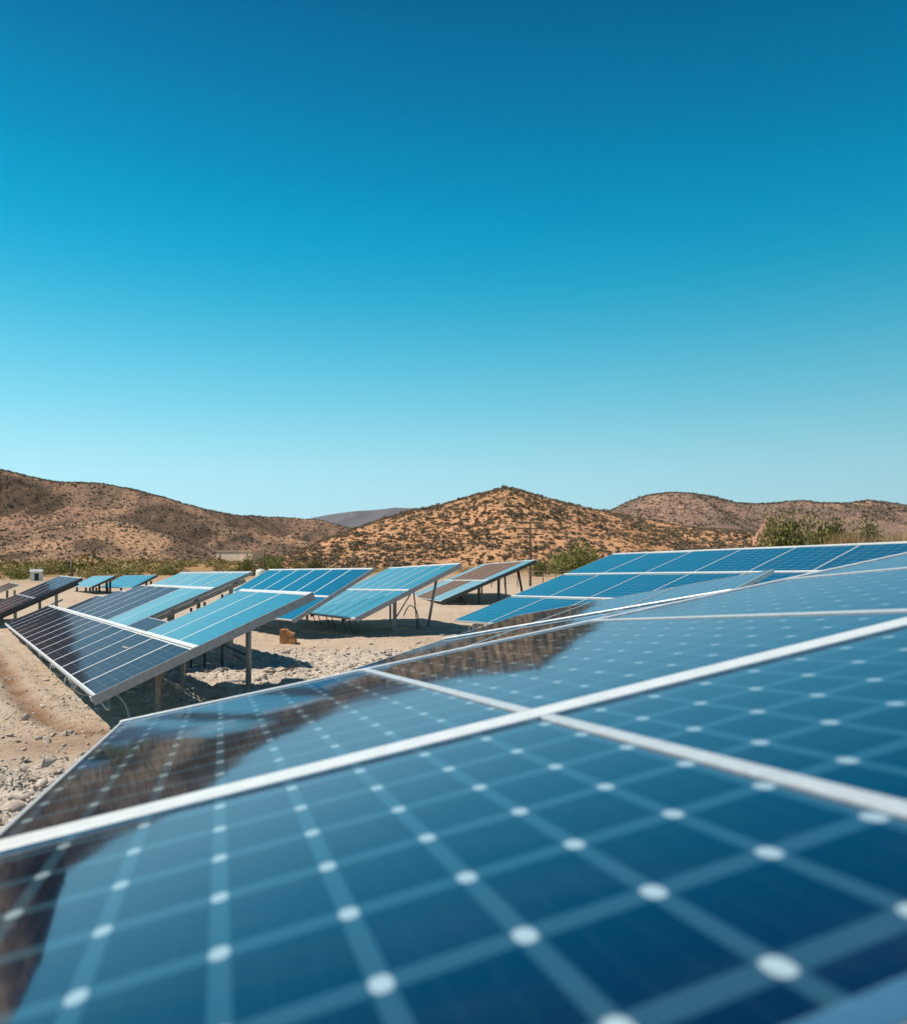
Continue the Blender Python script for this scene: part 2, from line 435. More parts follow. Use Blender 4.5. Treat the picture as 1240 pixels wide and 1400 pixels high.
class Hill:
    def __init__(s, pts, D0, Dr, D1, seed, amp, freq, sharp=1.2, step=6, nd=70, gully=.5):
        s.px, s.py = map(np.array, zip(*pts)); s.D0, s.Dr, s.D1, s.seed, s.amp, s.freq, s.sharp = D0, Dr, D1, seed, amp, freq, sharp
        s.step = step; s.nd = nd; s.gully = gully
    def z(s, px, D):
        ridge = (HY - np.interp(px, s.px, s.py)) / F * s.Dr + H
        t = (D - s.D0) / (s.Dr - s.D0)
        tb = (D - s.Dr) / (s.D1 - s.Dr)
        p = np.where(D < s.Dr, np.sin(np.clip(t, 0, 1) * np.pi / 2) ** s.sharp, np.cos(np.clip(tb, 0, 1) * np.pi / 2))
        x = (px - CX) / F * D
        env = np.where(D < s.Dr, np.clip(t, 0, 1) * np.clip(1.06 - t, 0, 1) * 4, np.clip(tb, 0, 1))
        n = fbm(x * s.freq, D * s.freq, 5, s.seed)
        g = ridged(x * s.freq * 1.3 + n * .35, D * s.freq * .35, 4, s.seed + 50) - .55
        ed = np.clip((s.px[-1] - px) / 60, 0, 1) * np.clip((px - s.px[0]) / 60, 0, 1)
        rr = np.maximum(ridge, 0)
        z = rr * p + s.amp * ((1 - s.gully) * n + s.gully * g * 1.6) * env * ed + s.amp * .06 * fbm(x * s.freq * 9, D * s.freq * 9, 3, s.seed + 9) * np.clip(p, 0, 1) - .4
        crest = H + (rr - H) * D / s.Dr + s.amp * .035 * fbm(px * .035, D * 0 + s.seed, 3, s.seed)
        k = .03 * rr + .05                                # no spur rises over the ridge line
        return np.where(z > crest - k, crest - k * np.exp(-np.clip((z - crest + k) / k, 0, 30)), z)
    def build(s, name, mat, bare=None, dense=None, smooth=True):
        px = np.arange(s.px[0], s.px[-1] + 1, s.step, dtype=float)
        px = np.concatenate([px[px < -150][::6], px[(px >= -150) & (px <= 1400)], px[px > 1400][::6]])
        D = np.concatenate([np.linspace(s.D0, s.Dr, s.nd), np.linspace(s.Dr, s.D1, s.nd // 3)[1:]])
        PX, DD = np.meshgrid(px, D); Z = s.z(PX, DD)
        V = np.stack([(PX - CX) / F * DD, DD, Z], -1).reshape(-1, 3)
        n, m = len(px), len(D); ix = np.arange(n * m).reshape(m, n)
        f = np.stack([ix[:-1, :-1], ix[:-1, 1:], ix[1:, 1:], ix[1:, :-1]], -1).reshape(-1, 4)
        b = bare(PX, DD).ravel() if bare else np.zeros(n * m)
        return tag(obj(name, np_mesh(name, V, f, mat, smooth, {'bare': b, 'dense': dense(PX, DD).ravel() if dense else b * 0})), kind='structure')


def bare_patches(lst):
    def f(px, D):
        n = fbm(px * .03, D * .02, 4, 63) * .5
        o = np.zeros_like(px)
        for cx, cd, wx, wd, a in lst:
            q = ((px - cx) / wx) ** 2 + ((D - cd) / wd) ** 2
            o = np.maximum(o, a * sstep(1.25, .55, q + n))
        return o
    return f


MAIN = Hill([(255, 772), (330, 769), (380, 764), (420, 750), (450, 736), (520, 711), (560, 699), (600, 690), (650, 676), (690, 667), (705, 668), (740, 680), (770, 687), (800, 694), (860, 704),
             (905, 714), (950, 721), (1040, 727), (1100, 735), (1250, 748), (1420, 764), (1500, 770)], 135, 235, 330, 21, 3.2, .03, 1.15, 3, 90, .5)
KNOLL = Hill([(-260, 770), (-120, 764), (-40, 752), (0, 746), (50, 723), (95, 713), (140, 709), (180, 714), (230, 729), (290, 756), (330, 768), (380, 772)], 290, 420, 560, 33, 5, .02, 1.1, 4, 70, .55)
LEFT = Hill([(-3400, 610), (-2200, 540), (-1200, 480), (-600, 400), (-400, 418), (-300, 432), (-200, 468), (-130, 488), (-75, 543), (-30, 604), (0, 643), (20, 646), (60, 657), (100, 660), (130, 661), (180, 668), (215, 678), (250, 689), (290, 698), (330, 706),  # off-camera left crest is invented, raised for its reflection in the panels
             (400, 708), (440, 712), (480, 722), (560, 750), (640, 768)], 400, 900, 1400, 45, 34, .0075, 1.5, 4, 120, .65)
RIGHT = Hill([(700, 766), (760, 738), (800, 715), (835, 698), (860, 686), (885, 677), (915, 673), (945, 674), (975, 679), (1005, 687), (1030, 690), (1060, 688), (1100, 685), (1130, 688), (1160, 688), (1185, 684), (1210, 687), (1240, 691),
              (1400, 684), (1800, 668), (2600, 660), (3600, 700)], 420, 800, 1200, 57, 20, .010, 1.35, 5, 70, .6)
FARM = Hill([(250, 750), (380, 720), (420, 709), (455, 702), (485, 698), (510, 697), (540, 694), (575, 695), (620, 700), (700, 706), (820, 722), (1000, 745)], 3200, 4900, 6300, 71, 60, .0016, 1.3, 5, 50, .7)

MH = hill_mat('red_hill_soil', (.56, .285, .145), (.62, .34, .185), (.27, .175, .10), .4, .5, drift=.15)
MAIN.build('hill', MH)
KNOLL.build('hill', hill_mat('knoll_soil', (.44, .255, .155), (.50, .30, .185), (.22, .15, .10), .6, .3, (.56, .34, .20)),
            bare_patches([(190, 350, 40, 40, .9), (150, 390, 70, 35, .7), (60, 325, 34, 14, .6)]),
            bare_patches([(20, 310, 60, 9, 1.0), (120, 318, 26, 12, .9), (255, 330, 40, 30, .7), (-30, 380, 40, 30, .7)]))
LEFT.build('mountain', hill_mat('scrub_mountain_soil', (.38, .215, .14), (.43, .25, .165), (.22, .15, .10), .62, .28, (.54, .32, .19)),
           bare_patches([(-230, 700, 170, 420, 1.0), (45, 700, 26, 30, .7), (390, 600, 60, 50, .6), (175, 720, 30, 60, .45), (10, 820, 24, 50, .6), (300, 560, 30, 24, .4)]),  # first patch is off camera, added to lighten the mountain's reflection
           bare_patches([(20, 590, 80, 60, 1.0), (235, 540, 60, 80, .9), (330, 660, 70, 70, .7), (110, 800, 60, 60, .7), (220, 780, 50, 80, .8), (420, 520, 70, 50, .6)]))
RIGHT.build('mountain', hill_mat('pale_mountain_soil', (.38, .225, .16), (.43, .26, .185), (.21, .15, .115), .66, .2, (.50, .32, .21)),
            bare_patches([(1150, 640, 60, 60, .8), (1190, 700, 40, 50, .6), (910, 690, 30, 60, .4)]))
FARM.build('mountain', hill_mat('haze_tinted_mountain_soil', (.28, .215, .20), (.34, .255, .23), (.15, .145, .16), .8, .016))  # distance haze is partly put into these greyed, bluish colours


# ------------------------------------------------------------------ vegetation
def leaf_cloud(n, size, seed, flat=.7, clumps=6, r=(1, 1, 1), core=.35):
    """n leaf faces gathered in uneven clumps inside a unit dome; returns verts (4n,3), faces (n,4), tone per vertex"""
    g = np.random.default_rng(seed)
    cc = g.normal(size=(clumps, 3)); cc /= np.linalg.norm(cc, axis=1)[:, None] + 1e-9
    cc *= g.uniform(.25, .72, (clumps, 1)); cc[:, 2] = np.abs(cc[:, 2]) * .8 + .12
    cr = g.uniform(.22, .48, clumps)
    k = g.integers(0, clumps, n)
    d = g.normal(size=(n, 3)); d /= np.linalg.norm(d, axis=1)[:, None]
    p = cc[k] + d * (cr[k] * g.uniform(core, 1.0, n) ** .6)[:, None]
    p[:, 2] = np.abs(p[:, 2]) * flat
    p[:, 2] = np.maximum(p[:, 2], .02)
    a = g.normal(size=(n, 3)) + d * .6; a /= np.linalg.norm(a, axis=1)[:, None]
    b = np.cross(a, g.normal(size=(n, 3))); b /= np.linalg.norm(b, axis=1)[:, None]
    s = size * g.uniform(.6, 1.35, n)[:, None]
    V = np.stack([p - a * s, p + b * s * .55, p + a * s, p - b * s * .55], 1).reshape(-1, 3) * np.array(r)
    V[:, 2] = np.maximum(V[:, 2], -.04)
    tone = np.repeat(g.uniform(0, 1, n) * .6 + g.uniform(0, 1, clumps)[k] * .4, 4)
    return V, np.arange(4 * n).reshape(n, 4), tone


def foliage(name, dark, mid, light, trans=.15):
    t = NT(name)
    a = t.attr('tone'); oi = t.n('ShaderNodeObjectInfo').outputs['Random']
    f = t.math('ADD', t.math('MULTIPLY', a, .75), t.math('MULTIPLY', oi, .25))
    t.col(t.ramp(f, [(0.05, dark), (.5, mid), (.95, light)])); t.rough(.75); t.b.inputs['Specular IOR Level'].default_value = .25
    return t.m


M['scrub'] = foliage('dry_scrub', (.14, .115, .075), (.22, .17, .11), (.33, .25, .16))
M['scrub_dark'] = foliage('dark_scrub', (.13, .105, .075), (.20, .155, .11), (.29, .22, .15))
M['brush'] = foliage('olive_brush', (.20, .155, .058), (.36, .275, .105), (.50, .385, .175))
M['bush'] = foliage('yellow_green_bush', (.10, .11, .03), (.22, .215, .06), (.37, .34, .12))
M['green'] = foliage('green_bush', (.075, .075, .028), (.16, .148, .056), (.28, .245, .11))
M['olive'] = foliage('olive_bush', (.085, .088, .026), (.19, .175, .052), (.33, .29, .105))
M['straw'] = foliage('straw_grass', (.30, .19, .09), (.48, .32, .16), (.62, .45, .25))


def merged(name, tmpl, pos, scl, rot, tone, mat, kind='stuff', label=None, cat=None):
    """many shrubs in one mesh: pos (n,3), scl (n,3), rot (n,)"""
    Vs, Fs, Ts = [], [], []; base = 0
    nt = len(tmpl); which = np.arange(len(pos)) % nt
    for k, (V, Fc, T) in enumerate(tmpl):
        m = which == k
        if not m.any(): continue
        p, s, r, tn = pos[m], scl[m], rot[m], tone[m]
        c, q = np.cos(r)[:, None], np.sin(r)[:, None]
        x = V[None, :, 0] * s[:, 0:1]; y = V[None, :, 1] * s[:, 1:2]; z = V[None, :, 2] * s[:, 2:3]
        W = np.stack([x * c - y * q + p[:, 0:1], x * q + y * c + p[:, 1:2], z + p[:, 2:3]], -1)
        n = len(p); nv = len(V)
        Vs.append(W.reshape(-1, 3)); Fs.append((Fc[None] + (np.arange(n) * nv)[:, None, None]).reshape(-1, Fc.shape[1]) + base); base += n * nv
        Ts.append((T[None] * .55 + tn[:, None] * .45).ravel())
    me = np_mesh(name, np.concatenate(Vs), np.concatenate(Fs), mat, False, {'tone': np.concatenate(Ts)})
    return tag(obj(name, me), label, cat, None, kind)


def scatter_hill(hill, n, px0, px1, d0, d1, sz, seed, pw=1.0):
    g = np.random.default_rng(seed)
    px = g.uniform(px0, px1, n); D = hill.D0 + (hill.Dr - hill.D0) * (d0 + (d1 - d0) * g.uniform(0, 1, n) ** pw)
    z = hill.z(px, D); s = np.exp(g.normal(np.log(sz), .35, n))
    return np.stack([(px - CX) / F * D, D, z - .05], -1), s, px, g


# -- shrubs of the central hill: the 300 that show largest are objects, the rest one mass
tm_s = [leaf_cloud(70, .20, 100 + i, .75, 6, core=.2) for i in range(6)]
pos, s, px, g = scatter_hill(MAIN, 17000, 330, 1120, .02, 1.05, .52, 5)
# thin out bare patches
keep = fbm(pos[:, 0] * .05, pos[:, 1] * .05, 3, 12) + g.uniform(-.6, .6, len(pos)) > -.45
pos, s = pos[keep], s[keep]
zc = pos[:, 2]; vis = (zc > .3)
order = np.argsort(-(s / pos[:, 1]) * vis)
big, rest = order[:300], order[300:]
tm_me = [np_mesh('shrub', V, Fc, M['scrub'], False, {'tone': T}) for V, Fc, T in tm_s]
first = None
for j, i in enumerate(big):
    o = obj('shrub', tm_me[j % 6], None, pos[i])
    k = s[i]; o.scale = (k * g.uniform(.85, 1.25), k * g.uniform(.85, 1.25), k * g.uniform(.75, 1.1)); o.rotation_euler = (0, 0, g.uniform(0, 6.28))
    tag(o, 'low rounded grey-brown shrub dotting the orange central hill', 'shrub', 'shrubs dotting the central hill')
n = len(rest)
merged('scrub', tm_s, pos[rest], np.stack([s[rest] * g.uniform(.8, 1.3, n), s[rest] * g.uniform(.8, 1.3, n), s[rest] * g.uniform(.7, 1.1, n)], -1), g.uniform(0, 6.28, n), g.uniform(0, 1, n), M['scrub'],
       'stuff', 'grey-brown scrub covering the orange central hill', 'scrub')

tm_t = [leaf_cloud(12, .42, 200 + i, .8, 4, core=.2) for i in range(6)]


def mass(hill, n, px0, px1, d0, d1, sz, seed, mat, label, pw=1.0):
    pos, s, px, g = scatter_hill(hill, n, px0, px1, d0, d1, sz, seed, pw)
    merged('scrub', tm_t, pos, np.stack([s * g.uniform(.8, 1.4, n), s * g.uniform(.8, 1.4, n), s * g.uniform(.7, 1.1, n)], -1), g.uniform(0, 6.28, n), g.uniform(0, 1, n), mat, 'stuff', label, 'scrub')


mass(KNOLL, 5500, -40, 330, .0, 1.05, .5, 6, M['scrub_dark'], 'dark scrub dotting the rounded brown knoll before the mountain')
mass(LEFT, 20000, -120, 520, .0, 1.03, .85, 7, M['scrub_dark'], 'dark scrub covering the long brown mountain', .8)
mass(RIGHT, 16000, 800, 1300, .3, 1.02, .8, 8, M['scrub_dark'], 'dark scrub covering the rounded reddish mountain')

# -- brush on the flat valley floor
g = np.random.default_rng(91)
n = 1500
bx = g.uniform(-160, 460, n); bD = g.uniform(95, 290, n)
bz = (bx - CX) / F * bD
keepb = ((bD > 150) | (np.abs(bx - 50) > 25)) & ((bD > 150) | (bx < 240)) & (fbm(bz * .06, bD * .03, 3, 15) + g.uniform(-.25, .25, n) > -.08)
bx, bD, bz = bx[keepb], bD[keepb], bz[keepb]; n = len(bx)
bs = np.exp(g.normal(np.log(.95), .4, n))
tm_b = [leaf_cloud(110, .12, 300 + i, 1.1, 7, core=.2) for i in range(5)]
merged('brush', tm_b, np.stack([bz, bD, ground_z(bz, bD) - .05], -1), np.stack([bs * 1.3, bs * 1.3, bs], -1), g.uniform(0, 6.28, n), g.uniform(0, 1, n), M['brush'],
       'stuff', 'olive and straw coloured brush covering the valley floor', 'brush')
n = 500
bx = g.uniform(430, 1300, n); bD = g.uniform(105, 140, n); bz = (bx - CX) / F * bD; bs = g.uniform(.25, .8, n)
merged('brush', tm_b, np.stack([bz, bD, ground_z(bz, bD) - .05], -1), np.stack([bs * 1.3, bs * 1.3, bs], -1), g.uniform(0, 6.28, n), g.uniform(0, 1, n), M['straw'],
       'stuff', 'dry straw grass along the foot of the orange hill', 'grass')

# shrubs of the valley that can be told apart, left of the picture
for j in range(34):
    x = g.uniform(-40, 330); D = g.uniform(66, 120)
    if x > 190: D = g.uniform(95, 130)
    if 30 < x < 72: D = max(D, 84) + 6
    V, Fc, T = leaf_cloud(700, .06, 400 + j, 1.15, 10, core=.25)
    k = g.uniform(1.0, 1.9); me = np_mesh('brush_shrub', V * [k * 1.15, k * 1.15, k * .95], Fc, M['bush'] if j % 3 == 0 else M['brush'], False, {'tone': T})
    X = (x - CX) / F * D
    tag(obj('brush_shrub', me, None, (X, D, ground_z(np.array([X]), np.array([D]))[0] - .05)), 'olive-yellow bushy shrub in the brush behind the arrays on the valley floor', 'shrub', 'shrubs in the valley brush')


def bush(label, px, top, D, wpx, mat, n=1300, leaf=.06, seed=0, tall=1.0, cat='bush', zbase=None):
    base = at(px, HY, D); gz = float(ground_z(np.array([base[0]]), np.array([D]))[0])
    hgt = at(px, top, D)[2] - gz; wid = wpx / F * D / 2
    r = empty('bush', (base[0], D, gz)); tag(r, label, cat)
    n = int(n * 3.6); V, Fc, T = leaf_cloud(n, leaf * 1.45 / max(.6, hgt ** .5), seed, 1.25, 20, core=.25)
    V = V / [np.percentile(np.abs(V[:, 0]), 97), 1.0, np.percentile(V[:, 2], 97)]
    obj('crown', np_mesh('crown', V * [wid, wid, hgt], Fc, mat, False, {'tone': T}), r)
    mb = MB(); q = random.Random(seed)
    for i in range(6):
        a = q.uniform(0, 6.28); e = (math.cos(a) * wid * .55, math.sin(a) * wid * .55, hgt * q.uniform(.5, .8))
        mb.tube([(0, 0, -.1), (e[0] * .35, e[1] * .35, e[2] * .5), e], .05 * max(1, hgt / 3), 5, .012)
    mb.build('stem', M['wood'], r)
    return r


bush('yellow-green broom bush behind the tilted arrays at the foot of the orange hill', 785, 752, 100, 62, M['bush'], 1500, .05, 1)
bush('small yellow-green bush beside the wooden utility pole', 738, 771, 88, 26, M['bush'], 700, .045, 2)
bush('wide dense olive bush rising over the near array edge beside a red rock', 1086, 720, 55, 104, M['olive'], 2600, .05, 3)
bush('loose olive bush with straw stems between the wide dense bush and the pale grass', 1138, 727, 52, 84, M['olive'], 2200, .05, 4)
bush('flat-topped dark green bush in the gap between two pale grass tufts', 1190, 732, 58, 84, M['green'], 2600, .05, 5)
bush('green bush just left of the white tank', 336, 764, 96, 26, M['bush'], 800, .05, 6)
bush('green bush just right of the white tank', 376, 762, 100, 40, M['bush'], 1000, .05, 7)
bush('dark green bush alone on the orange foot of the hill above a tilted array', 431, 766, 118, 22, M['green'], 700, .05, 8)
bush('round olive shrub above the second tilted array on the orange foot of the hill', 408, 769, 112, 16, M['brush'], 500, .05, 9)
bush('tall dark tree on the flat beside the small white shed', 95, 770, 105, 20, M['green'], 700, .06, 10, cat='tree')
bush('lone dark tree standing on the crest of the orange central hill', 688, 664, 228, 7, M['scrub_dark'], 260, .16, 12, cat='tree', zbase=1)
o = [q for q in C.objects if q.name.startswith('bush') and 'crest' in q.get('label', '')][0]
o.location.z = float(MAIN.z(np.array([688.]), np.array([228.]))[0])
for ch in o.children: ch.scale = (1, 1, 1.6 / max(v.co.z for v in [q for q in o.children if 'crown' in q.name][0].data.vertices))


def grass_tuft(label, px, top, D, wpx, seed, n=1100):
    base = at(px, HY, D); gz = float(ground_z(np.array([base[0]]), np.array([D]))[0]); hgt = at(px, top, D)[2] - gz; wid = wpx / F * D / 2
    q = np.random.default_rng(seed)
    p = q.normal(size=(n, 2)) * wid * .45; lean = q.normal(size=(n, 2)) * .07 + p / wid * .10; h = hgt * q.uniform(.74, 1.03, n)
    wv = .022; a = q.uniform(0, 6.28, n); dx = np.stack([np.cos(a), np.sin(a)], -1) * wv
    z0 = np.zeros((n, 1))
    V = np.stack([np.concatenate([p - dx, z0], 1), np.concatenate([p + dx, z0], 1),
                  np.concatenate([p + lean * h[:, None] * .5 + dx, h[:, None] * .6], 1), np.concatenate([p + lean * h[:, None] * .5 - dx, h[:, None] * .6], 1),
                  np.concatenate([p + lean * h[:, None] * 1.2, h[:, None]], 1), np.concatenate([p + lean * h[:, None] * 1.2 + .004, h[:, None]], 1)], 1).reshape(-1, 3)
    b = np.arange(n)[:, None] * 6
    Fc = np.concatenate([b + [0, 1, 2, 3], b + [3, 2, 5, 4]], 0)
    tag(obj('grass_tuft', np_mesh('grass_tuft', V, Fc, M['straw'], False, {'tone': np.repeat(q.uniform(0, 1, n), 6)}), None, (base[0], D, gz)), label, 'grass')


grass_tuft('tall pale straw grass tuft right of the olive bush above the array edge', 1157, 725, 47, 34, 1)
grass_tuft('pale straw grass tuft cut by the right edge of the photo', 1228, 726, 50, 44, 2)


# ------------------------------------------------------------------ solar arrays
SOLAR_GROUP = 'solar arrays standing on the desert flat'


class Array:
    """R = direction along the row, S = direction up the slope, N = normal; all distances in metres from the corner P (camera-relative)"""
    def __init__(s, label, P, R, S, cat='solar array', name='solar_array'):
        s.P = np.array(P, float) + [0, 0, H]; s.R = np.array(R, float); s.S = np.array(S, float)
        s.R /= np.linalg.norm(s.R); s.S /= np.linalg.norm(s.S)
        s.N = np.cross(s.S, s.R); s.N /= np.linalg.norm(s.N)
        if s.N[2] < 0: s.N = -s.N
        s.base = np.array([s.P[0], s.P[1], 0.0]); s.rz = math.atan2(s.S[1], s.S[0])
        s.root = empty(name, s.base, s.rz); tag(s.root, label, cat, SOLAR_GROUP)
        c, q = math.cos(-s.rz), math.sin(-s.rz); s.rot = np.array([[c, -q, 0], [q, c, 0], [0, 0, 1]])
        s.rng = random.Random(hash(label) % 1000 if False else len(label))
    def loc(s, w): return s.rot @ (np.asarray(w, float) - s.base)
    def p(s, a, b, h=0.0): return s.loc(s.P + s.R * a + s.S * b + s.N * h)
    def world(s, a, b, h=0.0): return s.P + s.R * a + s.S * b + s.N * h
    def slab(s, mb, a0, a1, b0, b1, h0, h1):
        mb.hexa([s.p(a0, b0, h0), s.p(a1, b0, h0), s.p(a1, b1, h0), s.p(a0, b1, h0), s.p(a0, b0, h1), s.p(a1, b0, h1), s.p(a1, b1, h1), s.p(a0, b1, h1)])
    def module(s, a0, a1, b0, b1, mat, cells=None, uv=None, fw=.022, fmat=None, jit=0.0, frame=True, thick=.028):
        """one framed glass module; cells = cells along row, along slope; uv = function giving texture coordinates"""
        g = .004
        A0, A1, B0, B1 = a0 + fw + g, a1 - fw - g, b0 + fw + g, b1 - fw - g
        j = [s.rng.uniform(-jit, jit) for _ in range(3)]
        hh = [j[0], j[1], j[1] + j[2], j[0] + j[2]]
        cor = [(A0, B0), (A1, B0), (A1, B1), (A0, B1)]
        V = [s.p(a, b, -thick + q) for (a, b), q in zip(cor, hh)] + [s.p(a, b, q) for (a, b), q in zip(cor, hh)]
        me = bpy.data.meshes.new('module')
        up = np.dot(np.cross(V[5] - V[4], V[7] - V[4]), s.rot @ s.N) > 0
        fs = [(0, 3, 2, 1), (4, 5, 6, 7), (0, 1, 5, 4), (1, 2, 6, 5), (2, 3, 7, 6), (3, 0, 4, 7)]
        if not up: fs = [f[::-1] for f in fs]
        me.from_pydata([tuple(v) for v in V], [], fs); me.update()
        ul = me.uv_layers.new(name='UVMap')
        if uv is None:
            nc, nr = cells
            uvc = [(.0, .0), (nc, 0), (nc, nr), (0, nr)]
            uvc = [(u + .0, v + .0) for u, v in uvc]
        else:
            uvc = [uv(a, b) for a, b in cor]
        for poly in me.polygons:
            for li in poly.loop_indices:
                ul.data[li].uv = uvc[me.loops[li].vertex_index % 4]
        me.materials.append(mat); me.materials.append(M['backsheet'])
        for i, poly in enumerate(me.polygons): poly.material_index = 0 if i == 1 else 1
        o = obj('module', me, s.root)
        if frame:
            mb = MB(); ft, fb = .003, -.04
            s.slab(mb, a0, a1, b0, b0 + fw, fb, ft); s.slab(mb, a0, a1, b1 - fw, b1, fb, ft)
            s.slab(mb, a0, a0 + fw, b0 + fw, b1 - fw, fb, ft); s.slab(mb, a1 - fw, a1, b0 + fw, b1 - fw, fb, ft)
            mb.build('module_frame', fmat or M['alu'], o)
        return o
    def strip(s, name, a0, a1, b0, b1, h0, h1, mat, bevel=0):
        mb = MB(); s.slab(mb, a0, a1, b0, b1, h0, h1); return mb.build(name, mat, s.root, bevel)
    def purlin(s, b, a0, a1, mat=None, h=-.085, sz=(.05, .08)):
        mb = MB(); mb.bar(s.p(a0, b, h), s.p(a1, b, h), sz[0], sz[1], s.rot @ s.N); return mb.build('purlin', mat or M['steel'], s.root)
    def rafter(s, a, b0, b1, mat=None, h=-.17, sz=(.06, .085)):
        mb = MB(); mb.bar(s.p(a, b0, h), s.p(a, b1, h), sz[0], sz[1], s.rot @ s.N); return mb.build('rafter', mat or M['steel'], s.root)
    def post(s, a, b, mat=None, w=.09, h=-.2, lean=(0, 0), round_=False):
        top = s.world(a, b, h); bot = np.array([top[0] + lean[0], top[1] + lean[1], -.15]); mb = MB()
        if round_: mb.tube([s.loc(bot), s.loc(top)], w / 2, 10)
        else: mb.ibeam(s.loc(bot), s.loc(top), w * .75, w, s.rot @ np.array([0, 1, 0]), .012)
        return mb.build('post', mat or M['steel'], s.root)
    def brace(s, a, b, zfrac, a2, b2, r=.018, mat=None):
        top = s.world(a, b, -.2); p0 = np.array([top[0], top[1], top[2] * zfrac]); p1 = s.world(a2, b2, -.15)
        mb = MB(); mb.tube([s.loc(p0), s.loc(p1)], r, 6); return mb.build('brace', mat or M['steel'], s.root)
    def cable(s, pts, r=.012, mat=None):
        """pts in world coordinates, smoothed"""
        P = [np.array(q, float) for q in pts]; out = []
        for i in range(len(P) - 1):
            a, b, c, d = P[max(i - 1, 0)], P[i], P[i + 1], P[min(i + 2, len(P) - 1)]
            for k in range(6):
                t = k / 6; out.append(.5 * (2 * b + (c - a) * t + (2 * a - 5 * b + 4 * c - d) * t * t + (3 * b - a - 3 * c + d) * t ** 3))
        out.append(P[-1]); mb = MB(); mb.tube([s.loc(q) for q in out], r, 5); return mb.build('cable', mat or M['cable'], s.root)


def dirs(phi, tau, rho):
    R = np.array([-math.sin(phi) * math.cos(rho), math.cos(phi) * math.cos(rho), math.sin(rho)])
    S = np.array([math.cos(phi) * math.cos(tau), math.sin(phi) * math.cos(tau), math.sin(tau)])
    return R, S


# ---- the near table the camera looks across: texture lines sit at whole cell numbers
k0 = .2; ratio = 1.3055
u0 = (.9408, .2955, .1663); v0 = (-.2841, .9543, -.0930)
O0 = np.array([-6.0772, 10.0192, -3.9942]) * k0
A0 = Array('huge blue panel table filling the foreground with pale cell grid and thick white rails', O0, v0, u0)
ra = lambda r: -r * ratio * k0          # cell row -> metres along the table
uv0 = lambda a, b: (b / k0, -a / (ratio * k0))
cols = [-.27, 8.235, 17.85, 27.5, 37.1, 46.8, 56.4, 66.0]
rows = [-13.33, -.69, 6.5, 13.0]
for c0, c1 in zip(cols[:-1], cols[1:]):
    for r0, r1 in zip(rows[:-1], rows[1:]):
        if r1 > 12 and c0 < 8: continue
        A0.module(ra(r1), ra(r0), c0 * k0, c1 * k0, M['cell_near'], uv=uv0, fw=.010, fmat=M['white_alu'], thick=.02)
for r, wd, h in ((-.69, .15, .007), (6.5, .06, .006)):
    A0.strip('cover_rail', ra(r) - wd / 2, ra(r) + wd / 2, cols[0] * k0 - .07, cols[-1] * k0, -.002, .003 + h, M['white_alu'] if r < 0 else M['rail_blue'], .003)
for c in cols[1:-1]:
    for r0, r1 in zip(rows[:-1], rows[1:]):
        A0.strip('seam_rail', ra(r1) + .09, ra(r0) - (.09 if r0 > -12 else .0), c * k0 - .022, c * k0 + .022, -.002, .009, M['rail_alu'], .003)
A0.strip('edge_rail', ra(-13.33) + .001, ra(-13.33) + .045, cols[0] * k0 - .01, cols[-1] * k0, -.05, .012, M['white_alu'], .006)
A0.strip('end_beam', ra(6.0), ra(-13.33), cols[0] * k0 - .008, cols[0] * k0 - .001, -.045, .002, M['alu_grey'])
for a in (ra(-11.0), ra(-3.0), ra(4.0)):
    A0.rafter(a, .1, 13.0, h=-.1)
    for b in (1.0, 4.2, 8.0, 12.0): A0.post(a, b, h=-.15)

# ---- low table behind it
uL = np.array([.56, .82, .10]); uL /= np.linalg.norm(uL); nL = np.array([-.217, .03, .975]); nL -= uL * (nL @ uL); nL /= np.linalg.norm(nL)
vL = np.cross(nL, uL)
cL = at(475, 918, 8.0) - [0, 0, H]
AL = Array('low flat table reflecting brown hillside between the foreground table and the wide array', cL, uL, -vL)
for a0, a1 in ((0, 1.72), (1.76, 3.5)):
    for i in range(3):
        AL.module(a0, a1, i * 1.16, i * 1.16 + 1.14, M['cell_near'], cells=(8, 6), fw=.014, fmat=M['alu'])
AL.strip('cover_rail', 1.70, 1.78, 0, 3.46, .004, .018, M['white_alu'], .006)
for a in (.5, 2.9):
    AL.rafter(a, .05, 3.4, h=-.1)
    for b in (.5, 1.8, 3.0): AL.post(a, b, h=-.14)


# ---- wide array at right
R, S = dirs(.5807, .2946, -.0268)
A1 = Array('wide blue array at the right rising above the horizon behind the foreground table', (2.7454, 12.5612, -1.2421), R, S)
for i in range(-3, 4):
    a0 = i * 1.25
    for b0, b1 in ((0, 1.60), (1.63, 3.23), (3.26, 4.86)):
        A1.module(a0, a0 + 1.24, b0, b1, M['cell_mid'], cells=(6, 9), fw=.012, jit=.003, fmat=M['alu'] if i % 2 else M['white_alu'])
for b in (1.615, 3.245): A1.strip('cover_rail', -3.75, 4.98, b - .026, b + .026, .004, .018, M['white_alu'], .005)
A1.strip('edge_rail', -3.75, 4.98, 4.862, 4.92, -.05, .012, M['white_alu'])
for b in (.4, 2.0, 2.9, 4.4): A1.purlin(b, -3.7, 4.95)
for a in (-2.6, 1.0, 4.5):
    A1.rafter(a, .1, 4.8)
    A1.post(a, .35, w=.08); A1.post(a, 2.6); A1.post(a, 4.5)
for b in (.25, .75, 1.2): A1.post(4.85, b, w=.05)

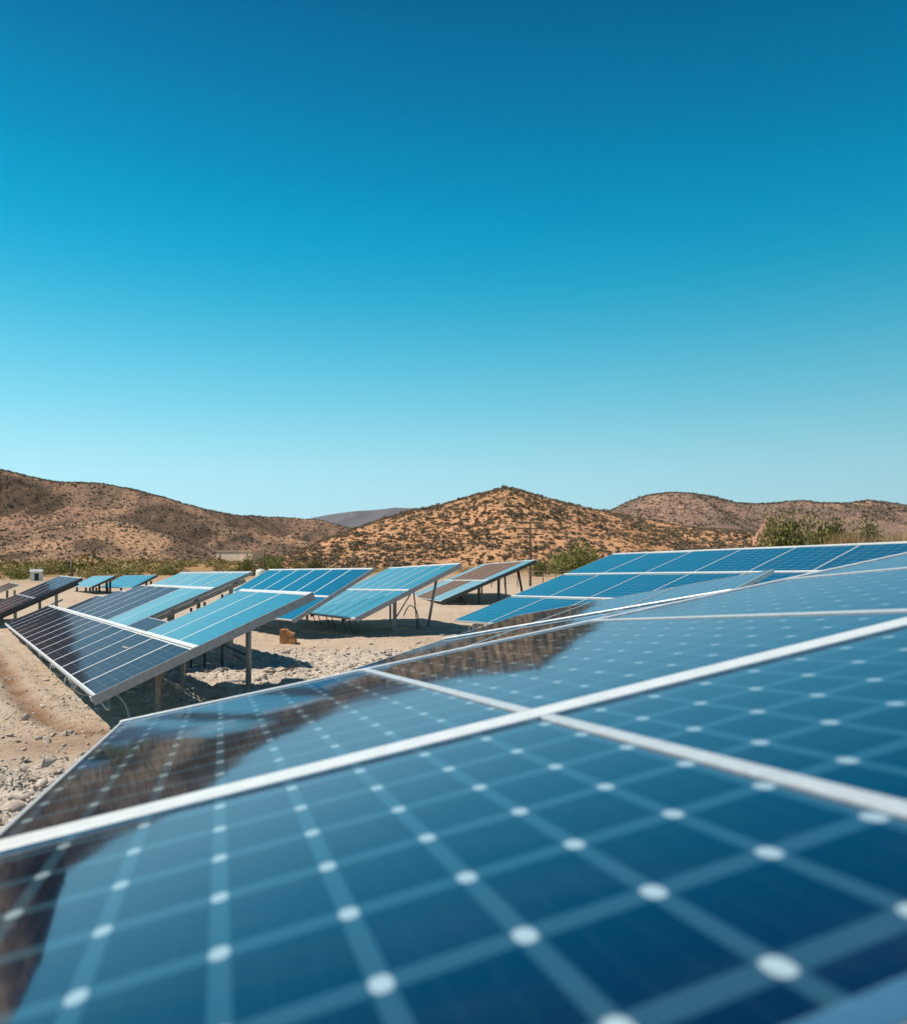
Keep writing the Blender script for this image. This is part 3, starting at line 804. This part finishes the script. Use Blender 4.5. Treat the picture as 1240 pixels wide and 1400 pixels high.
# ---- long array at left
R, S = dirs(.5764, .395, -.0202)
P2 = (-4.7711, 10.3969, -1.8601)
A2 = Array('long dark array at the left with a thick grey end beam beside the sandy track', P2, R, S)
W0 = 1.39
for i in range(15):
    a0 = i * 1.232
    A2.module(a0, a0 + 1.222, 0, W0, M['cell_dark'], cells=(3, 8), fw=.026, jit=.006, fmat=M['white_alu'])
A2.strip('cover_rail', 0, 18.48, W0 + .012, W0 + .066, .0, .02, M['white_alu'], .006)
for i in range(3):
    a0 = i * 1.14
    A2.module(a0, a0 + 1.132, W0 + .08, 3.29, M['cell_far'], cells=(3, 10), fw=.024, jit=.004, fmat=M['white_alu'])
A2.strip('edge_rail', 0, 3.42, 3.292, 3.35, -.05, .012, M['white_alu'])
A2.module(3.44, 5.15, W0 + .08, 1.9, M['cell_dark'], cells=(4, 3), fw=.02, jit=.004)
A2.strip('edge_rail', 0, 18.48, -.02, -.003, -.05, .003, M['alu'])
A2.strip('end_beam', -.03, -.003, -.045, 3.35, -.115, .012, M['alu_grey'])
for b in (.35, 1.05): A2.purlin(b, .02, 18.4)
for b in (1.75, 2.9): A2.purlin(b, .02, 5.1 if b < 2 else 3.4)
for i, a in enumerate((.9, 4.1, 7.6, 11.1, 14.6, 18.0)):
    A2.rafter(a, .05, 3.25 if a < 4 else 1.85 if a < 5 else 1.4)
    if a > 2: A2.post(a, .2, w=.07)
    if a < 5:
        A2.post(a + .1, 1.05 if a < 2 else 1.5, M['rust'] if a < 2 else None, w=.11)
    else: A2.post(a, 1.2)
A2.post(2.35, 3.02, w=.10, round_=True); A2.rafter(2.35, .1, 3.25)
A2.post(3.3, 2.05, w=.08, round_=True)
A2.brace(2.35, 3.02, .42, 2.6, 2.0, .018, M['dark_steel']); A2.brace(4.2, 1.5, .4, 4.2, .6)
mb = MB(); q = A2.world(1.0, 1.05, -.35); q2 = A2.world(2.9, .8, -.35); q[2] = q2[2] = .85; mb.tube([A2.loc(q), A2.loc(q2)], .02, 6); mb.build('brace', M['steel'], A2.root)
c0 = A2.world(.15, .05, -.12)
A2.cable([c0, c0 + [.12, .0, -.12], ground_at(150, 968) + [0, 0, .30], ground_at(172, 985) + [0, 0, .22], ground_at(180, 1000) + [0, 0, .02]], .016, M['pale_pipe'])
for a in (1.9, 3.1, 5.2, 6.5, 8.3, 10.4, 12.6, 15.2):
    p0 = A2.world(a, .02, -.06); dz = random.uniform(.15, .38)
    A2.cable([p0, p0 + [-.06, .05, -dz * .6], p0 + [.05, .25, -dz], A2.world(a + .55, .1, -.07)], .011, M['pale_pipe'] if random.random() < .4 else None)
for a in (.3, 2.5, 4.9, 7.3): A2.strip('clamp', a, a + .12, -.03, .05, -.13, -.055, M['alu'])

A5 = Array('stepped upper table of the long left array, half brown and half blue', np.array(P2) + R * 5.2 + S * (W0 + .08) + np.array([0, 0, .0]), R, S)
for i in range(5):
    a0 = i * 1.2
    A5.module(a0, a0 + 1.185, .0, 1.82, M['cell_dark'] if i > 1 else M['cell_far'], cells=(3, 10), fw=.026, jit=.006, fmat=M['white_alu'])
    A5.module(a0, a0 + 1.185, 1.88, 2.70, M['cell_far'], cells=(3, 5), fw=.024, jit=.004, fmat=M['white_alu'])
A5.strip('cover_rail', 0, 6.0, 1.822, 1.878, .0, .02, M['white_alu'], .004)
for i in range(3):
    a0 = 6.0 + i * 1.2; A5.module(a0, a0 + 1.185, 0, 1.82 - i * .42, M['cell_dark'], cells=(3, 8), fw=.026, jit=.006, fmat=M['white_alu'])
A5.strip('end_beam', -.03, -.003, 0, 2.72, -.06, .01, M['alu_grey'])
A5.strip('edge_rail', 0, 6.0, 2.702, 2.75, -.05, .012, M['alu'])
for b in (.5, 1.5, 2.4): A5.purlin(b, 0, 6.0 if b > 1 else 9.4)
for a in (.4, 3.0, 5.6):
    A5.rafter(a, .05, 2.65); A5.post(a, .9); A5.post(a, 2.3)
for b in (.35, .65, 1.3, 1.6, 2.0): A5.post(.12, b, M['dark_steel'], w=.05)

# ---- array behind the long one
R, S = dirs(.6817, .4835, -.0181)
A3 = Array('blue array half hidden behind the upper corner of the long left array', (np.array([-4.4047, 19.9991, -1.817]) + S * .34) * 1.1, R, S)
for i in range(6):
    for b0, b1 in ((0, 1.33), (1.37, 3.06)): A3.module(i * 1.19, i * 1.19 + 1.175, b0, b1, M['cell_far'], cells=(3, 8), fw=.024, jit=.004, fmat=M['white_alu'])
A3.strip('cover_rail', 0, 7.12, 1.32, 1.38, .004, .018, M['white_alu'], .004)
A3.strip('end_beam', -.03, -.003, 0, 3.08, -.11, .01, M['alu_grey'])
A3.strip('edge_rail', 0, 7.12, 3.062, 3.11, -.05, .012, M['white_alu'])
for b in (.4, 1.1, 1.9, 2.7): A3.purlin(b, 0, 7.1)
for a in (3.2, 6.4): A3.rafter(a, .05, 3.0); A3.post(a, .5); A3.post(a, 2.4)
for a in (.9, 1.9, 2.6):
    p0 = A3.world(a, .05, -.06); A3.cable([p0, p0 + [.05, 0, -.2], p0 + [.2, .1, -.33]], .012)

# ---- centre array
R, S = dirs(.43, .4358, -.036)
A4 = Array('centre blue array on leaning steel posts casting a dark strip of shadow on the sand', (-2.8605, 22.7566, -1.8097), R, S)
for i in range(6):
    for b0, b1 in ((0, 1.83), (1.87, 3.70)): A4.module(i * 1.08, i * 1.08 + 1.065, b0, b1, M['cell_far'], cells=(3, 8), fw=.024, jit=.004, fmat=M['white_alu'])
A4.strip('cover_rail', 0, 6.47, 1.82, 1.88, .004, .018, M['white_alu'], .004)
A4.strip('end_beam', -.035, -.003, 0, 3.72, -.13, .01, M['alu_grey'])
A4.strip('edge_rail', 0, 6.47, 3.702, 3.75, -.05, .012, M['white_alu'])
A4.strip('edge_rail', 0, 6.47, -.05, -.002, -.05, .006, M['white_alu'])
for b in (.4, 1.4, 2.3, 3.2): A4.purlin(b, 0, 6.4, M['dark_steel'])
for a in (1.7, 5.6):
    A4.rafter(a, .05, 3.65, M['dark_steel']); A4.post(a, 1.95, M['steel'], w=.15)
A4.post(1.2, 3.35, w=.09, lean=(-.35, .1), round_=True); A4.post(5.6, 3.35, w=.09)
A4.brace(1.2, 2.6, .05, 1.2, 2.45, .02, M['dark_steel']); A4.brace(1.7, 1.95, .3, 1.7, 2.9, .02, M['dark_steel'])
for a, dz in ((.35, .5), (1.0, .62), (1.8, .45), (2.9, .55), (3.6, .4), (4.6, .5), (5.3, .5)):
    p0 = A4.world(a, .1, -.06); A4.cable([p0, p0 + [.06, .0, -dz * .5], p0 + [.16, .1, -dz * .95]], .016)
p0 = A4.world(.6, 2.2, -.2); A4.cable([ground_at(552, 851) + [0, 0, .25], ground_at(560, 846) + [0, 0, .5], ground_at(570, 850) + [0, 0, .35], ground_at(574, 862)], .02)

# ---- array with brown modules, right of the centre one
R, S = dirs(.1927, .395, -.0302)
A6 = Array('blue array with dusty brown modules in front of the wire fence', np.array([-.4855, 30.1682, -1.7461]) * 1.25, R, S)
M['cell_hill_brown'] = cell_material('hill_reflection_brown_glass', (.15, .085, .06), (.22, .15, .11), (.22, .14, .10), .012, .008, (.02, .02), (.02, 4.0, .10), (.9, .8, .7), .05, (.17, .095, .065), .2)  # brown base colour paints the hill's reflection onto some modules
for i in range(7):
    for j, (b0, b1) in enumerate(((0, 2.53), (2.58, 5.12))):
        tawny = (1 <= i <= 5) if j else (2 <= i <= 4)
        A6.module(i * 1.7, i * 1.7 + 1.68, b0, b1, M['cell_hill_brown'] if tawny else M['cell_far'], cells=(3, 8), fw=.03, jit=.004)
A6.strip('cover_rail', 0, 11.9, 2.52, 2.59, .004, .02, M['white_alu'])
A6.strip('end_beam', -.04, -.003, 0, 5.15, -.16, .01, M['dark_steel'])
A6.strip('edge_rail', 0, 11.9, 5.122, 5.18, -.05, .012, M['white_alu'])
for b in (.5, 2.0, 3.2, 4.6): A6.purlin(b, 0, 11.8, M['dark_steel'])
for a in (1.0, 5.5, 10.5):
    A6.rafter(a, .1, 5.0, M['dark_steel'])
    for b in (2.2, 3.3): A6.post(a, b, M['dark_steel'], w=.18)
A6.post(1.4, 4.5, M['dark_steel'], w=.12, lean=(.35, 0), round_=True); A6.post(1.2, 3.7, w=.10, lean=(.1, 0), round_=True); A6.post(9.5, 4.5, M['dark_steel'], w=.12)
for a in (.6, 1.8): 
    p0 = A6.world(a, 1.0, -.1); A6.cable([p0, p0 + [.3, 0, -.35], p0 + [.5, 0, -.6]], .025)

# ---- far-left arrays
R, S = dirs(.6429, .4265, -.0016)
T7 = 1.42 * (np.array([-11.6081, 17.7918, -1.8776]) + S * 3.2175)
A7 = Array('dark array seen edge-on at the far left with shaded struts below', T7 - S * 3.26, R, S)
for i in range(4):
    for b0, b1 in ((0, 1.59), (1.62, 3.21)): A7.module(i * 1.0 - .0, i * 1.0 + .985, b0, b1, M['cell_dark'], cells=(3, 8), fw=.02, jit=.002)
A7.strip('end_beam', -.03, -.003, 0, 3.23, -.10, .01, M['dark_steel'])
A7.strip('edge_rail', 0, 4.0, 3.212, 3.25, -.05, .01, M['alu'])
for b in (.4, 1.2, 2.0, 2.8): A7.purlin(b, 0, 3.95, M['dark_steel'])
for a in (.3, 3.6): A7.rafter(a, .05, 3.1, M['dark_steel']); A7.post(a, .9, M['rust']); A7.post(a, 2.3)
mb = MB(); mb.tube([A7.p(.2, .1, -.45), A7.p(.2, 2.4, -.45)], .03, 6); mb.build('brace', M['steel'], A7.root)

for lab, P, ph, ta, rh, L, Wd in (
        ('small blue array just right of the dark array tip before the olive brush', (-22.5335, 48.6553, -1.9427), .6728, .4423, -.0258, 5.51, 1.61),
        ('small blue array touching the far end of the stepped upper table', (-19.5532, 47.6319, -1.943), .7262, .4682, -.0252, 6.03, 1.68)):
    R, S = dirs(ph, ta, rh); A = Array(lab, P, R, S)
    n = 5
    for i in range(n): A.module(i * L / n, (i + 1) * L / n - .02, 0, Wd, M['cell_far'], cells=(3, 8), fw=.03, jit=.003)
    A.strip('end_beam', -.04, -.003, 0, Wd + .02, -.12, .01, M['dark_steel'])
    for b in (.4, 1.3): A.purlin(b, 0, L, M['dark_steel'])
    for a in (.2, 1.0, L * .5, L - .4): A.post(a, .3, M['dark_steel'], w=.12); A.post(a, Wd * .75, M['dark_steel'], w=.12)
R, S = dirs(.64, .40, 0)
A = Array('sliver of a blue array cut by the left edge of the photo', at(-20, 818, 40) - [0, 0, H], R, S)
for i in range(3): A.module(i * 1.3, i * 1.3 + 1.28, 0, 1.7, M['cell_far'], cells=(3, 8), fw=.03)
for a in (.4, 3.2): A.post(a, .3, w=.1); A.post(a, 1.4, w=.1)


# ------------------------------------------------------------------ stones
def stone_template(seed, sub=0):
    g = np.random.default_rng(seed)
    import bmesh
    bm = bmesh.new(); bmesh.ops.create_icosphere(bm, subdivisions=2 if sub else 1, radius=1)
    V = np.array([v.co[:] for v in bm.verts]); Fc = np.array([[v.index for v in f.verts] for f in bm.faces]); bm.free()
    for _ in range(9):                                   # flat broken facets
        d = g.normal(size=3); d /= np.linalg.norm(d); h = g.uniform(.12, .62); q = V @ d
        V = V - np.outer(np.maximum(q - h, 0), d)
    V = V * (1 + g.uniform(-.05, .05, (len(V), 1)))
    return V, Fc, np.full(len(V), g.uniform(0, 1))


t = NT('rock')
P3 = t.coords(geo=True); f = t.noise(P3, 30, 6, .65)
c = t.mix(t.attr('tone'), (.48, .41, .35), (.72, .63, .54)); c = t.mix(t.step(.45, .8, f), c, (.26, .20, .16))
t.col(c); t.rough(.95); t.b.inputs['Specular IOR Level'].default_value = .15; t.bump(f, .6, .01); M['rock'] = t.m
tm_r = [stone_template(500 + i) for i in range(8)]
rock_me = [np_mesh('rock', V, Fc, M['rock'], False, {'tone': T * .35}) for V, Fc, T in [stone_template(520 + i, 1) for i in range(8)]]
g = np.random.default_rng(17)


def put_rock(j, x, y, r, label, group=None, sx=1., sz=.6):
    z = float(ground_z(np.array([x]), np.array([y]))[0])
    o = obj('rock', rock_me[j % 8], None, (x, y, z + r * sz * .35)); o.scale = (r * sx, r, r * sz)
    o.rotation_euler = (g.uniform(-.3, .3), g.uniform(-.3, .3), g.uniform(0, 6.28)); tag(o, label, 'rock', group)


named = [((14, 1107), .19, 'large grey-blue rock at the left edge of the photo below the sandy track', 1.5, .6), ((30, 1056), .13, 'upright slab-like dark rock left of the pyramid-shaped rock', .8, 1.0),
         ((66, 1052), .13, 'pyramid-shaped brown rock beside the near table edge', 1.2, .8), ((80, 1056), .08, 'small jagged grey rock touching the near table edge', .8, .9),
         ((62, 1014), .11, 'low grey rock heap-shaped stone at the end of the dark rut', 1.6, .6), ((89, 1010), .09, 'small pointed grey rock above the others near the table corner', 1.2, .8),
         ((34, 992), .08, 'lone dark stone on bare sand beside the dark rut', 1.2, .8), ((2, 1080), .10, 'half-cropped grey rock at the left photo edge above the largest one', 1., .7)]
for j, (q, r, lab, sx_, sz_) in enumerate(named):
    p = ground_at(*q); put_rock(j, p[0], p[1], r, lab, None, sx_, sz_)
j = 0
while j < 110:
    q = (g.uniform(-60, 150), g.uniform(1000, 1150)); p = ground_at(*q)
    put_rock(j, p[0], p[1], float(np.exp(g.normal(np.log(.045), .4))), 'small angular grey-brown rock among the stones beside the near table', 'small rocks beside the near table', g.uniform(.9, 1.6), g.uniform(.5, .9)); j += 1
for j in range(14):
    q = (g.uniform(0, 120), g.uniform(855, 990)); p = ground_at(*q)
    put_rock(j, p[0], p[1], g.uniform(.012, .03), 'small dark stone lying loose on the smooth sand strip left of the long array', 'loose stones on the sand strip', 1.2, .7)

n = 26000
gxs = np.concatenate([g.uniform(-6.5, -.6, n // 2), g.uniform(-9, 4, n - n // 2)]); gys = np.concatenate([g.uniform(4.6, 10.5, n // 2), g.uniform(11, 24, n - n // 2)])
kp = gravel_mask(gxs, gys) + g.uniform(-.05, .08, n) > .55 + g.uniform(-.5, .3, n) * .9
kp |= g.uniform(0, 1, n) < .07
gxs, gys = gxs[kp], gys[kp]; n = len(gxs); rs = np.exp(g.normal(np.log(.022), .5, n)) * np.where(gys > 11, 1.45, 1.0)
merged('gravel', tm_r, np.stack([gxs, gys, ground_z(gxs, gys) + rs * .2], -1), np.stack([rs * 1.3, rs, rs * .65], -1), g.uniform(0, 6.28, n), g.uniform(0, 1, n), M['rock'],
       'stuff', 'loose pale gravel and chips scattered on the sand', 'gravel')

n = 5000
q = np.stack([g.uniform(-40, 170, n), g.uniform(850, 1010, n)], -1); Dq = F * H / (q[:, 1] - HY); xq = (q[:, 0] - CX) / F * Dq
rs = np.exp(g.normal(np.log(.011), .45, n))
merged('gravel', tm_r, np.stack([xq, Dq, ground_z(xq, Dq) + rs * .2], -1), np.stack([rs * 1.4, rs, rs * .7], -1), g.uniform(0, 6.28, n), g.uniform(0, .7, n), M['rock'],
       'stuff', 'fine grit strewn over the sandy track left of the long array', 'gravel')

# orange block of sandstone on the gravel
M['orange_stone'] = simple('orange_sandstone', (.50, .25, .11), .9, 0, .25, 14, .4)
p = ground_at(393, 880)
import bmesh
bm = bmesh.new(); bmesh.ops.create_cube(bm, size=1); bmesh.ops.subdivide_edges(bm, edges=bm.edges[:], cuts=4, use_grid_fill=True)
for v in bm.verts:
    x, y, z = v.co
    k = fbm(np.array([x * 3.1 + 4]), np.array([y * 2.7 + z * 3.3]), 3, 4)[0] * .10
    hgt = .40 if x < .05 else .36 - .25 * max(0, z) * (x + .1)
    wst = 1 - .18 * math.exp(-((z - .08) / .14) ** 2) * (1 if x > -.1 else .2)
    k *= .45; v.co = (x * .36 * wst + k * .3 + .05 * (x > 0) * (z < 0), y * .30 * wst + k * .3, (z + .5) * hgt + k * .25 - .02)
me = bpy.data.meshes.new('stone_block'); bm.to_mesh(me); bm.free(); me.materials.append(M['orange_stone'])
o = obj('stone_block', me, None, (p[0], p[1], float(ground_z(p[0:1], p[1:2])[0]))); tag(o, 'squat orange sandstone block standing alone on the gravel behind the long array', 'stone')

# pale pipes and rods lying on the ground below the long array
for lab, a, b, r, mt in (('thin pale pipe lying on gravel right of the round steel post of the long array', (268, 890), (298, 884), .016, 'pale_pipe'),
                         ('pale conduit in the shadow of the long array pointing at the tall post', (296, 941), (341, 932), .018, 'pale_pipe'),
                         ('short pale conduit lying at the foot of the slender rear post', (292, 924), (312, 919), .016, 'pale_pipe'),
                         ('pale rod slanting through the deep shadow beside the broad rusty post', (228, 938), (263, 957), .014, 'pale_pipe'),
                         ('dark rod lying on the gravel past the tall post', (360, 925), (402, 914), .018, 'wood'),
                         ('dark stick lying across the gravel above the slender rear post', (312, 894), (336, 909), .014, 'wood')):
    p, q = ground_at(*a), ground_at(*b); m_ = (p + q) / 2; mb = MB()
    zz = [float(ground_z(np.array([v[0]]), np.array([v[1]]))[0]) + r + .035 for v in (p, m_, q)]
    mb.tube([np.array([0, 0, 0]) + [p[0] - m_[0], p[1] - m_[1], zz[0] - zz[1]], (0, 0, 0), (q[0] - m_[0], q[1] - m_[1], zz[2] - zz[1])], r, 8)
    o = mb.build('rod', M[mt]); o.location = (m_[0], m_[1], zz[1]); tag(o, lab, 'rod')


# ------------------------------------------------------------------ poles, fence, shed, tank and other far things
def pole(label, px, top, base, D, arms=True, r=.11):
    b = at(px, base, D); b[2] = float(ground_z(b[0:1], b[1:2])[0]); hgt = at(px, top, D)[2] - b[2]
    root = empty('utility_pole', b); tag(root, label, 'utility pole')
    mb = MB(); mb.tube([(0, 0, -.3), (0, 0, hgt)], r, 9, r * .7); mb.build('mast', M['wood'], root)
    if arms:
        for k, zf in enumerate((.97, .88, .79)):
            mb = MB(); mb.bar((-1.1, -.1, hgt * zf), (1.1, -.1, hgt * zf), .08, .09); o = mb.build('crossarm', M['wood'], root)
            mi = MB()
            for x in (-1.0, -.5, .5, 1.0): mi.tube([(x, -.1, hgt * zf + .046), (x, -.1, hgt * zf + .2)], .035, 6)
            mi.build('insulator', M['alu_grey'], o)
    return root


pole('tall wooden utility pole with crossarms standing before the orange central hill', 725, 712, 800, 64)
pole('short wooden pole between the white tank and the green bush', 361, 750, 786, 92, False, .13)
pole('thin short pole on the brush flat left of the pale building', 301, 754, 778, 130, False, .14)
pole('dark thin pole in the brush above the small array', 98, 766, 790, 84, False, .16)

fr = empty('wire_fence', ground_at(735, 812)); tag(fr, 'low wire fence with thin posts behind the array with brown modules', 'fence')
a, b = ground_at(672, 803), ground_at(860, 801); a = np.array([a[0], a[1], 0]); b = np.array([b[0], b[1], 0]); ob = np.array(fr.location)
for i in range(12):
    p = a + (b - a) * i / 11 - ob; mb = MB(); mb.tube([(p[0], p[1], -.2), (p[0], p[1], 1.25)], .035, 6); mb.build('fence_post', M['wood'], fr)
for z in (.3, .6, .9, 1.2):
    mb = MB(); p = a - ob; q = b - ob; mb.tube([(p[0], p[1], z), (q[0], q[1], z)], .012, 4); mb.build('wire', M['steel'], fr)

p = at(50, 795, 74); root = empty('shed', (p[0], p[1], 0), .3); root.scale = (.55, .55, .55); tag(root, 'small white shed among the olive brush at far left', 'shed')
mb = MB(); mb.box((-.85, -.6, -.1), (.85, .6, 1.6)); mb.build('wall', M['white_paint'], root)
mb = MB(); mb.add([(-1, -.75, 1.6), (1, -.75, 1.6), (1, 0, 2.0), (-1, 0, 2.0), (-1, .75, 1.6), (1, .75, 1.6), (-1, -.75, 1.66), (1, -.75, 1.66), (1, 0, 2.07), (-1, 0, 2.07), (-1, .75, 1.66), (1, .75, 1.66)],
                  [(1, 0, 3, 2), (2, 3, 4, 5), (6, 7, 8, 9), (9, 8, 11, 10), (0, 1, 7, 6), (5, 4, 10, 11), (0, 6, 9, 3), (3, 9, 10, 4), (1, 2, 8, 7), (2, 5, 11, 8)]); mb.build('roof', M['alu'], root)
mb = MB(); mb.box((-.2, -.64, 0), (.45, -.603, 1.35)); d = mb.build('door', M['dark_opening'], root)

p = at(357, 790, 82); root = empty('water_tank', (p[0], p[1], 0)); tag(root, 'rounded white tank on the sand between two green bushes', 'tank')
mb = MB(); prof = [(.02, 1.0), (.3, .98), (.48, .88), (.55, .7), (.56, .1), (.5, -.05)]; nn_ = 16; vsq = []; fsq = []
for r, z in prof:
    for k in range(nn_): vsq.append((r * math.cos(k * 2 * math.pi / nn_), r * math.sin(k * 2 * math.pi / nn_), z))
for i in range(len(prof) - 1):
    for k in range(nn_): fsq.append((i * nn_ + k, (i + 1) * nn_ + k, (i + 1) * nn_ + (k + 1) % nn_, i * nn_ + (k + 1) % nn_))
fsq.append(tuple(range(nn_))); mb.add(vsq, fsq, True); mb.build('tank_body', M['white_paint'], root)
mb = MB(); mb.tube([(0, 0, .99), (0, 0, 1.08)], .16, 12); mb.build('lid', M['alu_grey'], root)

# long pale building at the foot of the mountain
D = 330; p = at(320, 757, D); root = empty('building', (p[0], p[1], p[2])); tag(root, 'long low pale building at the foot of the long brown mountain', 'building')
root.rotation_euler.z = -.5; wx = 33 / F * D; hz_ = 3.2 / F * D
mb = MB(); mb.box((-wx, 0, -4), (wx, 6, hz_)); mb.build('wall', M['beige_wall'], root)
mb = MB(); mb.box((-wx - .3, -.4, hz_), (wx + .3, 6.4, hz_ + .22)); mb.build('roof', M['beige_wall'], root)

# reddish rock outcrop on the skyline right of the hill
M['red_rock'] = simple('red_rock', (.46, .25, .17), .95, 0, .3, 1.2, .5)
V, Fc, T = stone_template(77); bm = bmesh.new(); bmesh.ops.create_icosphere(bm, subdivisions=4, radius=1)
for v in bm.verts:
    q = v.co.copy(); k = 1 + .5 * fbm(np.array([q.x * 2 + q.z * 1.3]), np.array([q.y * 2 + q.z * 2.2]), 4, 19)[0]; v.co = q * k
me = bpy.data.meshes.new('rock_outcrop'); bm.to_mesh(me); bm.free(); me.materials.append(M['red_rock'])
p = at(1047, 745, 66); o = obj('rock_outcrop', me, None, (p[0], p[1], 1.6)); o.scale = (1.0, .9, 3.3); tag(o, 'reddish rock outcrop standing left of the wide dense olive bush', 'rock')


# ------------------------------------------------------------------ air
HAZE = .000014
mb = MB(); mb.box((-4200, -300, -1.6), (4200, 6600, 345))
hm = bpy.data.materials.new('haze'); hm.use_nodes = True; ht = hm.node_tree; ht.nodes.clear()
ho = ht.nodes.new('ShaderNodeOutputMaterial'); hv = ht.nodes.new('ShaderNodeVolumePrincipled'); ht.links.new(hv.outputs[0], ho.inputs['Volume'])
hv.inputs['Color'].default_value = (.66, .84, 1, 1); hv.inputs['Density'].default_value = HAZE; hv.inputs['Anisotropy'].default_value = .3
o = mb.build('haze', hm); tag(o, kind='stuff')
